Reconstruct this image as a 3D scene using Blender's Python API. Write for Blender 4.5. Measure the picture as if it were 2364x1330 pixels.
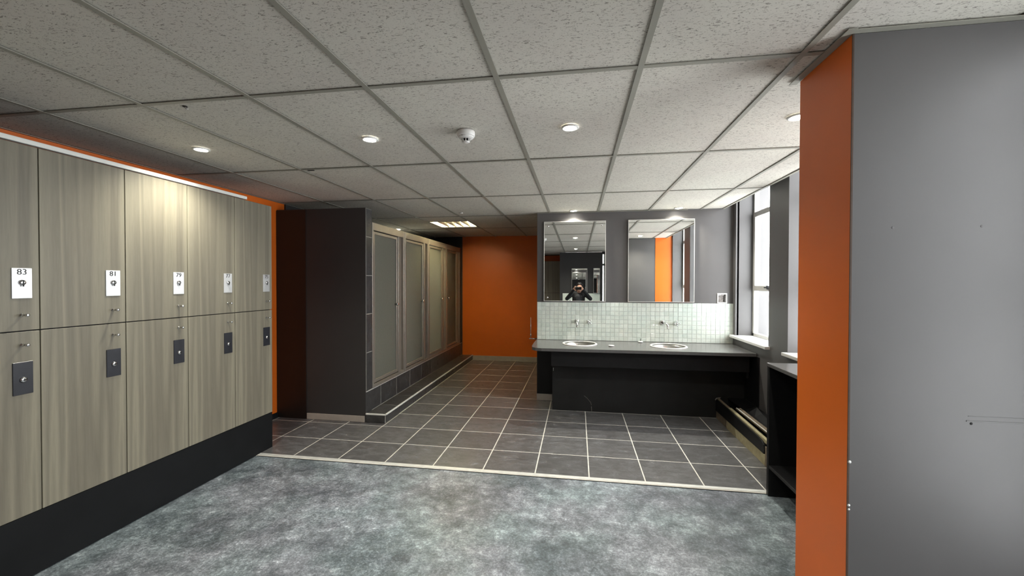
import bpy, bmesh, math, random
from mathutils import Vector, Matrix
random.seed(7)
for o in list(bpy.data.objects): bpy.data.objects.remove(o, do_unlink=True)
scene = bpy.context.scene
COL = scene.collection
PI = math.pi
CAM_Z = 1.49          # lens height
ZC = 2.371            # underside of the suspended ceiling

# ------------------------------------------------------------------ camera
F_PX = 956.613
yaw, pitch, roll = .1567, -.0124, -.0019
fw = Vector((-math.sin(yaw)*math.cos(pitch), math.cos(yaw)*math.cos(pitch), math.sin(pitch)))
rt = Vector((math.cos(yaw), math.sin(yaw), 0))
dn = fw.cross(rt)
r2 = rt*math.cos(roll) + dn*math.sin(roll)
d2 = dn*math.cos(roll) - rt*math.sin(roll)
cd = bpy.data.cameras.new('camera'); cam = bpy.data.objects.new('camera', cd); COL.objects.link(cam)
cd.sensor_fit = 'HORIZONTAL'; cd.sensor_width = 36; cd.lens = F_PX/2364*36; cd.clip_start = .004; cd.clip_end = 200
R = Matrix((r2, -d2, -fw)).transposed().to_4x4()
cam.matrix_world = Matrix.Translation((0, 0, CAM_Z)) @ R
scene.camera = cam

# ------------------------------------------------------------------ world, daylight, exposure
world = bpy.data.worlds.new('overcast_sky'); scene.world = world; world.use_nodes = True
bg = world.node_tree.nodes['Background']
bg.inputs[0].default_value = (.97, .975, 1.0, 1); bg.inputs[1].default_value = 9.0
vs = scene.view_settings
vs.view_transform = 'Standard'; vs.look = 'None'; vs.gamma = 1; vs.use_curve_mapping = False
vs.exposure = 0.62
SPOT_W = 50
SPOT_COL = (1.0, .965, .82)
def portal(name, y0, y1, z0, z1, x):
    l = bpy.data.lights.new(name, 'AREA'); l.shape = 'RECTANGLE'; l.size = y1-y0; l.size_y = z1-z0
    l.cycles.is_portal = True
    o = bpy.data.objects.new(name, l); COL.objects.link(o)
    o.location = (x, (y0+y1)/2, (z0+z1)/2); o.rotation_euler = (0, PI/2, 0); o.rotation_euler = Matrix(((0,0,1),(1,0,0),(0,1,0))).to_euler()
    return o
# window openings in the right wall: y0, y1
WINS = [(4.315, 5.165), (3.286, 3.943), (2.03, 2.915), (.62, 1.36)]
WX, GX = 1.815, 2.0          # inner wall face, glass plane
SILL, WTOP = .885, 2.72
SILLS = [SILL, SILL, SILL, .35]
for i, (a, b) in enumerate(WINS):
    portal('window_daylight', a, b, SILLS[i], WTOP, GX+.06)

# ------------------------------------------------------------------ materials
def nodes_of(name):
    m = bpy.data.materials.new(name); m.use_nodes = True
    nt = m.node_tree
    return m, nt, nt.nodes['Principled BSDF']
def N(nt, t, **kw):
    n = nt.nodes.new(t)
    for k, v in kw.items():
        if k in ('inp',):
            for a, b in v.items(): n.inputs[a].default_value = b
        else: setattr(n, k, v)
    return n
def srgb(r, g, b):
    f = lambda c: (c/255/12.92) if c/255 <= .04045 else ((c/255+.055)/1.055)**2.4
    return (f(r), f(g), f(b))
def c4(c): return (c[0], c[1], c[2], 1)
def ramp(nt, src, stops):
    r = N(nt, 'ShaderNodeValToRGB'); e = r.color_ramp.elements
    while len(e) < len(stops): e.new(.5)
    for el, (p, c) in zip(e, stops): el.position = p; el.color = c4(c) if len(c) == 3 else c
    nt.links.new(src, r.inputs[0]); return r
def coords(nt, kind='Object', scale=(1,1,1)):
    tc = N(nt, 'ShaderNodeTexCoord'); mp = N(nt, 'ShaderNodeMapping')
    mp.inputs['Scale'].default_value = scale
    nt.links.new(tc.outputs[kind], mp.inputs[0]); return mp.outputs[0]
def posc(nt, scale=(1,1,1)):
    g = N(nt, 'ShaderNodeNewGeometry'); mp = N(nt, 'ShaderNodeMapping'); mp.inputs['Scale'].default_value = scale
    nt.links.new(g.outputs['Position'], mp.inputs[0]); return mp.outputs[0]
def noise(nt, vec, scale, detail=4, rough=.55, dist=0):
    n = N(nt, 'ShaderNodeTexNoise'); n.inputs['Scale'].default_value = scale; n.inputs['Detail'].default_value = detail
    n.inputs['Roughness'].default_value = rough; n.inputs['Distortion'].default_value = dist
    nt.links.new(vec, n.inputs['Vector']); return n.outputs['Fac']
def mixc(nt, fac, a, b, mode='MIX'):
    m = N(nt, 'ShaderNodeMix', data_type='RGBA', blend_type=mode)
    for s, v in ((m.inputs[0], fac), (m.inputs[6], a), (m.inputs[7], b)):
        if hasattr(v, 'is_linked'): nt.links.new(v, s)
        else: s.default_value = v if isinstance(v, (int, float)) else c4(v)
    return m.outputs[2]
def bump(nt, bsdf, h, strength, dist=.002):
    b = N(nt, 'ShaderNodeBump'); b.inputs['Strength'].default_value = strength; b.inputs['Distance'].default_value = dist
    nt.links.new(h, b.inputs['Height']); nt.links.new(b.outputs[0], bsdf.inputs['Normal'])
def paint(name, col, rough=.5, metal=0, var=.06, scale=8, bmp=.0, spec=.5, kind='pos'):
    m, nt, b = nodes_of(name)
    v = posc(nt) if kind == 'pos' else coords(nt)
    n = noise(nt, v, scale, 5)
    a = [max(0, c*(1-var)) for c in col]; d = [min(1, c*(1+var)) for c in col]
    r = ramp(nt, n, [(.3, a), (.7, d)])
    nt.links.new(r.outputs[0], b.inputs['Base Color'])
    b.inputs['Roughness'].default_value = rough; b.inputs['Metallic'].default_value = metal
    b.inputs['Specular IOR Level'].default_value = spec
    if bmp: bump(nt, b, noise(nt, v, scale*30, 3), bmp, .001)
    return m
M = {}
GREY = srgb(90, 88, 88)
M['grey'] = paint('grey_wall_paint', GREY, .48, var=.05, scale=3, bmp=.12)
M['dark'] = paint('dark_wall_paint', srgb(54, 53, 54), .6, var=.05, scale=3, bmp=.1)
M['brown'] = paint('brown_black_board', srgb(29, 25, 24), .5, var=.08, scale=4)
ORANGE = (.70, .142, .010)
M['orange'] = paint('orange_wall_paint', ORANGE, .42, var=.04, scale=3, bmp=.1)
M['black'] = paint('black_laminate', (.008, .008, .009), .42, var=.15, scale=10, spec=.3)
M['blackpanel'] = paint('scuffed_black_panel', (.014, .0145, .015), .45, var=.25, scale=5, spec=.35)
M['blackmat'] = paint('black_plinth_vinyl', (.006, .0065, .0075), .6, var=.2, scale=6, spec=.2)
M['skirt'] = paint('grey_skirting', srgb(166, 158, 151), .5, var=.08, scale=10)
M['slab'] = paint('concrete_slab', (.12, .12, .115), .8, var=.2, scale=4)
M['white'] = paint('white_gloss_paint', (.78, .78, .75), .3, var=.04, scale=6)
M['sill'] = paint('sill_white_paint', (.72, .72, .70), .3, var=.05, scale=8)
M['frame'] = paint('window_frame_paint', (.50, .49, .47), .35, var=.06, scale=10)
M['chrome'] = paint('chrome', (.75, .75, .76), .12, metal=1, var=.03, scale=30)
M['steel'] = paint('brushed_steel', (.55, .54, .52), .28, metal=1, var=.08, scale=25)
M['alu'] = paint('aluminium_profile', srgb(158, 150, 141), .38, metal=.55, var=.05, scale=12)
M['rim'] = paint('mirror_rim_metal', (.80, .79, .77), .4, metal=.5, var=.04, scale=20)
M['trimalu'] = paint('floor_trim_metal', (.74, .74, .72), .35, metal=.3, var=.08, scale=20)
M['teebar'] = paint('ceiling_tee_bar', srgb(146, 144, 134), .5, var=.05, scale=5)
M['plate'] = paint('lock_plate_white', (.62, .62, .63), .3, metal=.5, var=.04, scale=20)
M['plateblk'] = paint('lock_plate_black', srgb(38, 39, 46), .35, var=.1, scale=20)
M['ink'] = paint('number_ink', (.02, .02, .02), .6, var=.05)
M['plastic'] = paint('white_plastic', (.75, .74, .72), .35, var=.02)
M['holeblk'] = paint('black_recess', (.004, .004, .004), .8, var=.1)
M['timber'] = paint('raw_cream_timber', srgb(158, 149, 118), .7, var=.18, scale=22)
M['timberdk'] = paint('dusty_timber', srgb(112, 100, 84), .75, var=.25, scale=30)
M['plaster'] = paint('rough_plaster', srgb(120, 115, 112), .9, var=.5, scale=60, bmp=.5)
M['skin'] = paint('skin', srgb(214, 166, 142), .5, var=.04, scale=20)
M['hair'] = paint('black_hair', (.012, .010, .010), .45, var=.3, scale=60)
M['cloth'] = paint('black_jersey', (.012, .012, .014), .8, var=.2, scale=40)
M['clothgrey'] = paint('charcoal_jersey', (.045, .045, .05), .8, var=.2, scale=40)
M['denim'] = paint('dark_trousers', (.02, .022, .03), .8, var=.2, scale=40)
M['phone'] = paint('phone_black', (.01, .01, .01), .2, var=.05)
M['edgedark'] = paint('dark_paint_edge', srgb(70, 52, 40), .7, var=.2, scale=30)  # dark brown line along the edge of the paint

def m_mirror():
    m, nt, b = nodes_of('mirror_silver')
    r = ramp(nt, noise(nt, posc(nt), 4), [(.3, (.84, .86, .85)), (.7, (.87, .88, .87))])
    nt.links.new(r.outputs[0], b.inputs['Base Color'])
    b.inputs['Metallic'].default_value = 1; b.inputs['Roughness'].default_value = 0
    return m
M['mirror'] = m_mirror()
def m_glass():
    m, nt, b = nodes_of('window_glass'); nt.nodes.remove(b)
    out = nt.nodes['Material Output']; t = N(nt, 'ShaderNodeBsdfTransparent'); g = N(nt, 'ShaderNodeBsdfGlossy')
    g.inputs['Roughness'].default_value = .02
    r = ramp(nt, noise(nt, posc(nt), 2), [(.3, (.95, .97, .96)), (.7, (.97, .98, .98))]); nt.links.new(r.outputs[0], t.inputs[0])
    mx = N(nt, 'ShaderNodeMixShader'); mx.inputs[0].default_value = .05
    nt.links.new(t.outputs[0], mx.inputs[1]); nt.links.new(g.outputs[0], mx.inputs[2])
    nt.links.new(mx.outputs[0], out.inputs[0]); return m
M['glass'] = m_glass()
def m_frost():
    m, nt, b = nodes_of('frosted_glass'); nt.nodes.remove(b)
    out = nt.nodes['Material Output']
    t = N(nt, 'ShaderNodeBsdfTranslucent'); g = N(nt, 'ShaderNodeBsdfGlossy'); rf = N(nt, 'ShaderNodeBsdfRefraction'); df = N(nt, 'ShaderNodeBsdfDiffuse')
    n = noise(nt, posc(nt), 90, 3)
    r = ramp(nt, n, [(.3, (.58, .58, .50)), (.7, (.68, .68, .60))])
    for s in (t, rf): nt.links.new(r.outputs[0], s.inputs[0])
    df.inputs[0].default_value = (.34, .34, .295, 1)
    rf.inputs['Roughness'].default_value = .35; rf.inputs['IOR'].default_value = 1.02; g.inputs['Roughness'].default_value = .3
    m1 = N(nt, 'ShaderNodeMixShader'); m1.inputs[0].default_value = .55; nt.links.new(t.outputs[0], m1.inputs[1]); nt.links.new(rf.outputs[0], m1.inputs[2])
    m3 = N(nt, 'ShaderNodeMixShader'); m3.inputs[0].default_value = .36; nt.links.new(m1.outputs[0], m3.inputs[1]); nt.links.new(df.outputs[0], m3.inputs[2])
    m2 = N(nt, 'ShaderNodeMixShader'); m2.inputs[0].default_value = .07; nt.links.new(m3.outputs[0], m2.inputs[1]); nt.links.new(g.outputs[0], m2.inputs[2])
    nt.links.new(m2.outputs[0], out.inputs[0]); return m
M['frost'] = m_frost()
def m_emit(name, col, s):
    m, nt, b = nodes_of(name)
    r = ramp(nt, noise(nt, posc(nt), 5), [(.3, col), (.7, [c*.98 for c in col])])
    b.inputs['Base Color'].default_value = (.8, .8, .8, 1)
    nt.links.new(r.outputs[0], b.inputs['Emission Color']); b.inputs['Emission Strength'].default_value = s; return m
M['lampglow'] = m_emit('lamp_lens_glow', (1, .96, .88), 30)
M['tubeglow'] = m_emit('tube_glow', (1, .86, .48), 58)
def m_wood():
    m, nt, b = nodes_of('grey_oak_laminate')
    v = coords(nt, 'Object', (1, .2, .045)); v2 = coords(nt, 'Object', (1, .2, .02)); v3 = coords(nt, 'Object', (1, .3, .05))
    bands = noise(nt, v2, 7, 2, .5)
    fine = noise(nt, v, 60, 5, .65, .4)
    grain = noise(nt, v3, 190, 3, .6)
    base = ramp(nt, bands, [(.28, srgb(112, 107, 97)), (.40, srgb(138, 132, 118)), (.44, srgb(120, 114, 103)), (.52, srgb(146, 140, 125)), (.56, srgb(126, 120, 108)), (.66, srgb(150, 144, 129))])
    f = ramp(nt, fine, [(.3, (.92, .915, .905)), (.65, (1.04, 1.04, 1.035))])
    g = ramp(nt, grain, [(.3, (.93, .92, .91)), (.7, (1.03, 1.03, 1.03))])
    c = mixc(nt, 1.0, base.outputs[0], f.outputs[0], 'MULTIPLY'); c = mixc(nt, 1.0, c, g.outputs[0], 'MULTIPLY'); c = mixc(nt, 1.0, c, (.90, .91, .89), 'MULTIPLY')
    nt.links.new(c, b.inputs['Base Color']); b.inputs['Roughness'].default_value = .42; b.inputs['Specular IOR Level'].default_value = .35
    bump(nt, b, grain, .08, .0006); return m
M['wood'] = m_wood()
def m_ceiltile():
    m, nt, b = nodes_of('fissured_ceiling_tile')
    v = posc(nt, (1, 2.6, 1)); vv = posc(nt)
    n1 = noise(nt, v, 55, 3, .6, 1.0); n2 = noise(nt, vv, 2.2, 3); n3 = noise(nt, vv, 160, 2)
    pit = ramp(nt, n1, [(.355, (0, 0, 0)), (.425, (1, 1, 1))])
    pit2 = ramp(nt, n3, [(.27, (0, 0, 0)), (.37, (1, 1, 1))])
    pm = mixc(nt, 1.0, pit.outputs[0], pit2.outputs[0], 'MULTIPLY')
    base = ramp(nt, n2, [(.3, srgb(200, 195, 187)), (.7, srgb(208, 205, 195))])
    c = mixc(nt, pm, srgb(142, 137, 129), base.outputs[0])
    nt.links.new(c, b.inputs['Base Color']); b.inputs['Roughness'].default_value = .95; b.inputs['Specular IOR Level'].default_value = .1
    bump(nt, b, pm, .3, .0015); return m
M['ceiltile'] = m_ceiltile()
def m_vinyl():
    m, nt, b = nodes_of('mottled_vinyl_floor')
    v = posc(nt); va = posc(nt, (1, 1.5, 1))
    big = noise(nt, va, 1.7, 9, .70, .4); mid = noise(nt, v, 10, 15, .80, .25); fine = noise(nt, v, 75, 8, .80, .5)
    hue = noise(nt, v, 1.6, 3)
    c1 = ramp(nt, mid, [(.38, srgb(88, 92, 97)), (.47, srgb(109, 114, 118)), (.55, srgb(128, 133, 138)), (.65, srgb(168, 173, 177))])
    c2 = ramp(nt, big, [(.38, (.58, .59, .61)), (.50, (.95, .95, .95)), (.62, (1.35, 1.35, 1.35))])
    c3 = ramp(nt, fine, [(.38, (.62, .62, .64)), (.51, (.98, .98, .98)), (.62, (1.7, 1.7, 1.7))])
    c4_ = ramp(nt, hue, [(.42, (1.0, .985, 1.045)), (.58, (.92, 1.01, 1.025))])
    c = mixc(nt, 1.0, c1.outputs[0], c2.outputs[0], 'MULTIPLY'); c = mixc(nt, 1.0, c, c3.outputs[0], 'MULTIPLY'); c = mixc(nt, 1.0, c, c4_.outputs[0], 'MULTIPLY')
    nt.links.new(c, b.inputs['Base Color'])
    rr = ramp(nt, mid, [(.3, (.46,)*3), (.7, (.34,)*3)]); nt.links.new(rr.outputs[0], b.inputs['Roughness'])
    bump(nt, b, fine, .25, .0015); return m
M['vinyl'] = m_vinyl()
def m_slate(name, k=1.0):
    m, nt, b = nodes_of(name)
    v = posc(nt); va = posc(nt, (1, 2.0, 1.3))
    n1 = noise(nt, va, 8, 10, .74, .5); n2 = noise(nt, v, 70, 6, .7)
    c1 = ramp(nt, n1, [(.30, [x*k for x in srgb(62, 61, 62)]), (.50, [x*k for x in srgb(82, 81, 82)]), (.62, [x*k for x in srgb(96, 96, 98)]), (.70, [x*k for x in srgb(124, 124, 127)])])
    c2 = ramp(nt, n2, [(.3, (.85,)*3), (.7, (1.12,)*3)])
    oi = N(nt, 'ShaderNodeObjectInfo'); r3 = ramp(nt, oi.outputs['Random'], [(0, (.86,)*3), (1, (1.1,)*3)])
    c = mixc(nt, 1.0, c1.outputs[0], c2.outputs[0], 'MULTIPLY'); c = mixc(nt, 1.0, c, r3.outputs[0], 'MULTIPLY')
    nt.links.new(c, b.inputs['Base Color'])
    rr = ramp(nt, n1, [(.3, (.38,)*3), (.7, (.24,)*3)]); nt.links.new(rr.outputs[0], b.inputs['Roughness'])
    bump(nt, b, n1, .25, .003); return m
M['slate'] = m_slate('slate_floor_tile', 1.35); M['slatedk'] = m_slate('slate_wall_tile', .62)
M['grout'] = paint('pale_grout', srgb(214, 210, 202), .8, var=.12, scale=14)
M['groutdk'] = paint('grey_grout', srgb(150, 147, 142), .8, var=.12, scale=14)
def m_mosaic(name='mosaic_tile'):
    m, nt, b = nodes_of(name)
    n1 = noise(nt, posc(nt), 30, 3); n2 = noise(nt, posc(nt), 3, 3)
    r = ramp(nt, n1, [(.3, (.68, .73, .69)), (.7, (.80, .83, .78))])
    r2_ = ramp(nt, n2, [(.35, (.90, .95, .93)), (.65, (1.0, 1.0, .97))])
    oi = N(nt, 'ShaderNodeObjectInfo'); r3 = ramp(nt, oi.outputs['Random'], [(0, (.90, .915, .90)), (1, (1.05,)*3)])
    c = mixc(nt, 1.0, r.outputs[0], r3.outputs[0], 'MULTIPLY'); c = mixc(nt, 1.0, c, r2_.outputs[0], 'MULTIPLY')
    nt.links.new(c, b.inputs['Base Color']); b.inputs['Roughness'].default_value = .14; return m
M['mosaic'] = m_mosaic()
M['mgrout'] = paint('mosaic_grout', (.66, .68, .66), .8, var=.1, scale=20)
M['worktop'] = paint('dark_worktop_laminate', srgb(96, 95, 95), .2, var=.06, scale=40)
M['tilewhite'] = paint('cubicle_wall_panel', (.50, .51, .47), .4, var=.05, scale=4)

# ------------------------------------------------------------------ geometry helpers
def link(name, me, mat, parent=None):
    o = bpy.data.objects.new(name, me); COL.objects.link(o)
    if mat is not None and not me.materials: me.materials.append(mat)
    if parent is not None: put(o, parent)
    return o
def put(o, parent):
    o.parent = parent
    m = Matrix.Identity(4); p = parent
    while p is not None:
        m = (p.matrix_parent_inverse @ p.matrix_basis if p.parent else p.matrix_basis) if m == Matrix.Identity(4) and p is parent and False else m
        p = p.parent
    o.matrix_parent_inverse = world_of(parent).inverted()
def world_of(o):
    m = o.matrix_basis.copy()
    if o.parent is not None: m = world_of(o.parent) @ o.matrix_parent_inverse @ m
    return m
def bm_box(bm, x0, x1, y0, y1, z0, z1):
    vs_ = [bm.verts.new(p) for p in ((x0,y0,z0),(x1,y0,z0),(x1,y1,z0),(x0,y1,z0),(x0,y0,z1),(x1,y0,z1),(x1,y1,z1),(x0,y1,z1))]
    for f in ((3,2,1,0),(4,5,6,7),(0,1,5,4),(1,2,6,5),(2,3,7,6),(3,0,4,7)): bm.faces.new([vs_[i] for i in f])
def to_mesh(bm, name, smooth=False):
    bmesh.ops.recalc_face_normals(bm, faces=bm.faces)
    me = bpy.data.meshes.new(name); bm.to_mesh(me); bm.free()
    if smooth:
        for p in me.polygons: p.use_smooth = True
    return me
def box(name, x0, x1, y0, y1, z0, z1, mat, parent=None, bev=0):
    bm = bmesh.new(); bm_box(bm, x0, x1, y0, y1, z0, z1)
    if bev: bmesh.ops.bevel(bm, geom=bm.edges[:], offset=bev, segments=1, affect='EDGES')
    return link(name, to_mesh(bm, name), mat, parent)
def boxes(name, lst, mat, parent=None, bev=0):
    bm = bmesh.new()
    for b in lst: bm_box(bm, *b)
    if bev: bmesh.ops.bevel(bm, geom=bm.edges[:], offset=bev, segments=1, affect='EDGES')
    return link(name, to_mesh(bm, name), mat, parent)
def bm_lathe(bm, prof, center=(0,0,0), axis='Z', seg=24, mtx=None):
    """prof: list of (r, h) revolved about the axis through center."""
    rings = []
    for r, h in prof:
        ring = []
        for k in range(seg):
            a = 2*PI*k/seg
            p = Vector((r*math.cos(a), r*math.sin(a), h))
            if axis == 'X': p = Vector((p.z, p.x, p.y))
            elif axis == 'Y': p = Vector((p.y, p.z, p.x))
            if mtx: p = mtx @ p
            ring.append(bm.verts.new(p + Vector(center)))
        rings.append(ring)
    for a, b in zip(rings, rings[1:]):
        for k in range(seg): bm.faces.new((a[k], a[(k+1)%seg], b[(k+1)%seg], b[k]))
    for ring in (rings[0], rings[-1]): bm.faces.new(ring)
def lathe(name, prof, center, mat, parent=None, axis='Z', seg=24, smooth=True):
    bm = bmesh.new(); bm_lathe(bm, prof, center, axis, seg)
    me = to_mesh(bm, name)
    if smooth:
        for p in me.polygons: p.use_smooth = len(p.vertices) == 4
    return link(name, me, mat, parent)
def bm_tube(bm, pts, r, seg=10):
    pts = [Vector(p) for p in pts]; rings = []
    rr = r if isinstance(r, (list, tuple)) else [r]*len(pts)
    for i, p in enumerate(pts):
        d = (pts[min(i+1, len(pts)-1)] - pts[max(i-1, 0)]).normalized()
        u = d.cross(Vector((0,0,1)) if abs(d.z) < .9 else Vector((1,0,0))).normalized(); w = d.cross(u)
        rings.append([bm.verts.new(p + rr[i]*(u*math.cos(2*PI*k/seg) + w*math.sin(2*PI*k/seg))) for k in range(seg)])
    for a, b in zip(rings, rings[1:]):
        for k in range(seg): bm.faces.new((a[k], a[(k+1)%seg], b[(k+1)%seg], b[k]))
    for ring in (rings[0], rings[-1]): bm.faces.new(ring)
def tube(name, pts, r, mat, parent=None, seg=10):
    bm = bmesh.new(); bm_tube(bm, pts, r, seg)
    return link(name, to_mesh(bm, name, True), mat, parent)
def prism(name, poly, z0, z1, mat, parent=None, holes=(), bev=0):
    """Extruded outline (list of xy), with optional round holes (cx, cy, r)."""
    bm = bmesh.new(); edges = []
    loops = [poly] + [[(cx+r*math.cos(-2*PI*k/40), cy+r*math.sin(-2*PI*k/40)) for k in range(40)] for cx, cy, r in holes]
    for lp in loops:
        vv = [bm.verts.new((x, y, z1)) for x, y in lp]
        for a, b in zip(vv, vv[1:]+vv[:1]): edges.append(bm.edges.new((a, b)))
    bmesh.ops.triangle_fill(bm, use_beauty=True, use_dissolve=False, edges=edges, normal=(0,0,1))
    res = bmesh.ops.extrude_face_region(bm, geom=bm.faces[:])
    for v in [g for g in res['geom'] if isinstance(g, bmesh.types.BMVert)]: v.co.z = z0
    return link(name, to_mesh(bm, name), mat, parent)
def empty(name, loc, rz=0):
    o = bpy.data.objects.new(name, None); COL.objects.link(o); o.location = loc; o.rotation_euler = (0, 0, rz); o.empty_display_size = .1
    return o
def tag(o, label, cat, group=None):
    o['label'] = label; o['category'] = cat
    if group: o['group'] = group
    return o
def struct(o, label=None):
    o['kind'] = 'structure'
    if label: o['label'] = label
    return o
TEXT_CACHE = {}
def text_mesh(s, size, depth=.0006):
    if (s, size) in TEXT_CACHE: return TEXT_CACHE[(s, size)]
    cu = bpy.data.curves.new('num', 'FONT'); cu.body = s; cu.size = size; cu.align_x = 'CENTER'; cu.align_y = 'CENTER'; cu.extrude = depth; cu.offset = .0
    to = bpy.data.objects.new('num', cu); COL.objects.link(to)
    dg = bpy.context.evaluated_depsgraph_get()
    me = bpy.data.meshes.new_from_object(to.evaluated_get(dg)); bpy.data.objects.remove(to); bpy.data.curves.remove(cu)
    TEXT_CACHE[(s, size)] = me; return me

# ------------------------------------------------------------------ structure: floors
XL, XS = -3.27, -2.22          # left wall face, shower front plane
YD, YW, YE = 4.10, 5.24, 7.78  # dark stub wall, washbasin wall, corridor end wall
YT = 3.19                      # vinyl / tile joint
YB = -2.30
struct(box('floor', XL-.1, 2.05, YB-.1, YT-.03, -.06, -.004, M['vinyl']), 'mottled blue-grey vinyl floor')
tf = struct(box('floor_tiled', XL-.1, 2.05, YT-.03, YE+.1, -.06, .0021, M['grout']), 'dark slate tiled floor with pale grout lines')
S, FX0, FY0 = .41638, -2.404514, 3.598679
tile_cache = {}
def tile_mesh(w, d, h, bev=.0010, nm='tile'):
    k = (nm, round(w, 3), round(d, 3), round(h, 4))
    if k not in tile_cache:
        bm = bmesh.new(); bm_box(bm, -w/2, w/2, -d/2, d/2, -h, 0)
        top = [e for e in bm.edges if all(abs(v.co.z) < 1e-6 for v in e.verts)]
        bmesh.ops.bevel(bm, geom=top, offset=bev, segments=1, affect='EDGES')
        tile_cache[k] = to_mesh(bm, nm)
    return tile_cache[k]
G = .009
for i in range(-3, 11):
    for j in range(-1, 11):
        x0, x1 = FX0+S*i+G/2, FX0+S*(i+1)-G/2; y0, y1 = FY0+S*j+G/2, FY0+S*(j+1)-G/2
        x0 = max(x0, XL); y0 = max(y0, YT+.012); x1 = min(x1, WX-.005); y1 = min(y1, YE)
        if y0 > YD-.02 and x0 < XS: x0 = XS+.222
        if y0 > YW: x1 = min(x1, -.505)
        if x1-x0 < .02 or y1-y0 < .02: continue
        t = link('tile', tile_mesh(x1-x0, y1-y0, .006), M['slate'], tf)
        t.location = ((x0+x1)/2, (y0+y1)/2, 0.0032 + random.uniform(-.0002, .0002))
struct(boxes('trim_1', [(-2.716, 1.345, YT-.022, YT+.012, -.004, .0075)], M['trimalu'], bev=.0012), 'pale metal strip where vinyl floor meets the tiles')

struct(box('joint_shadow', -2.716, 1.345, YT-.031, YT-.022, -.004, .0008, M['holeblk']), 'painted shadow of the joint in front of the pale floor strip')  # black strip laid in to paint the shadow line of the joint

# ------------------------------------------------------------------ structure: walls
TOPZ = 2.85
struct(box('wall_left', XL-.12, XL, YB, YE+.1, 0, TOPZ, M['orange']), 'orange wall behind the tall lockers')
sw = struct(boxes('wall_shower', [(XL, XS+.001, YD, YD+.125, 0, 2.285)], M['dark'], bev=.003), 'dark grey stub wall beside the shower cubicles, short of the ceiling')
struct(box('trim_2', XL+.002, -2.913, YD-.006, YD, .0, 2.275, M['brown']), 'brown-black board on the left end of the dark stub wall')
struct(box('wall_shower_side', XL, XL+.02, YD+.125, YE, 0, TOPZ, M['dark']), 'dark wall behind the shower cubicles')
struct(box('wall_end', -2.2, -.4, YE, YE+.1, 0, TOPZ, M['orange']), 'orange end wall of the shower corridor')
struct(box('wall_end_dark', XL, -2.2, YE, YE+.1, 0, TOPZ, M['dark']), 'dark wall at the far end above the showers')
struct(box('wall_sink', -.505, 1.832, YW, YW+.14, 0, TOPZ, M['grey']), 'grey wall carrying the two mirrors and washbasins')
struct(box('wall_corridor', -.505, -.40, YW+.14, YE, 0, TOPZ, M['grey']), 'grey wall on the right of the shower corridor')
# window wall: piers and spandrels
wl = []
ys = [YB] + [y for a, b in sorted(WINS) for y in (a, b)] + [YW+.3]
for k in range(0, len(ys), 2): wl.append((WX, GX+.16, ys[k], ys[k+1], 0, TOPZ))
for (a, b), sl in zip(WINS, SILLS):
    wl.append((WX, GX+.16, a, b, 0, sl-.03)); wl.append((WX, GX+.16, a, b, WTOP, TOPZ))
struct(boxes('wall_right', wl, M['grey']), 'grey window wall with tall narrow openings')
# partition on the right: grey front, orange left end, orange far strip beside the windows
PX, PY0, PY1 = .953, 1.637, 1.985
pw = struct(box('wall_partition', PX+.004, WX, PY0, PY1, 0, ZC-.004, M['grey']), 'grey partition wall on the right with orange end')
struct(box('end_face', PX, PX+.006, PY0+.002, PY1-.001, 0, ZC-.004, M['orange'], pw))
struct(box('far_face', 1.50, WX, PY1, PY1+.006, 0, TOPZ, M['orange'], pw))
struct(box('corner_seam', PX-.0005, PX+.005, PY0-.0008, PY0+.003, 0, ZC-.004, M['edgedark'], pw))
for x, z, r in ((.9545, .855, .006), (.9535, .70, .005), (.954, .685, .004)):
    struct(lathe('paint_chip', [(r*.2, -.001), (r, 0), (r*.7, .002)], (x+.004, PY0-.001, z), M['white'], pw, axis='Y', seg=8))
for px_, pz_ in ((1.085, 1.685), (1.352, 1.685)):
    struct(lathe('filler_bump', [(.001, -.0005), (.003, -.0004), (.0045, -.0001), (.005, .0008)], (px_, PY0-.0001, pz_), M['grey'], pw, axis='Y', seg=14))
struct(boxes('patched_groove', [(1.315, 1.80, PY0-.0014, PY0+.001, 1.018, 1.023), (1.32, 1.80, PY0-.0010, PY0+.001, 1.036, 1.0385)], M['grey'], pw, bev=.0006))
struct(lathe('scuff_mark', [(.002, -.0008), (.004, -.0005), (.005, .001)], (1.330, PY0-.0005, 1.012), M['holeblk'], pw, axis='Y', seg=10))
# room behind the camera (seen in the mirrors)
struct(box('wall_rear', -.48, .66, -1.12, -1.0, 0, ZC-.004, M['dark']), 'dark wall with mirrors behind the photographer')
struct(box('wall_rear_return', -.48, -.40, YB, -1.12, 0, ZC-.004, M['dark']))
struct(box('wall_rear_left', XL, -.42, YB-.1, YB, 0, TOPZ, M['orange']), 'orange wall behind the rear lockers')
struct(box('wall_rear_right', .80, WX, -1.12, -1.0, 0, TOPZ, M['dark']))
struct(box('wall_rear_head', .66, .80, -1.12, -1.0, ZC-.06, TOPZ, M['dark'])); struct(box('wall_rear_sill', .66, .80, -1.12, -1.0, 0, .3, M['dark']))
w5 = struct(boxes('window_5', [(.66, .675, -1.09, -1.05, .3, ZC-.06), (.70, .76, -1.09, -1.05, .3, ZC-.06), (.785, .80, -1.09, -1.05, .3, ZC-.06), (.66, .80, -1.09, -1.05, 2.0, 2.06)], M['frame']), 'narrow bright window behind the photographer')
struct(box('pane', .675, .785, -1.075, -1.07, .3, ZC-.06, M['glass'], w5))
struct(box('ceiling_slab', XL-.1, 2.2, YB-.1, YE+.1, TOPZ, TOPZ+.1, M['slab']), 'concrete soffit above the suspended ceiling')

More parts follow.
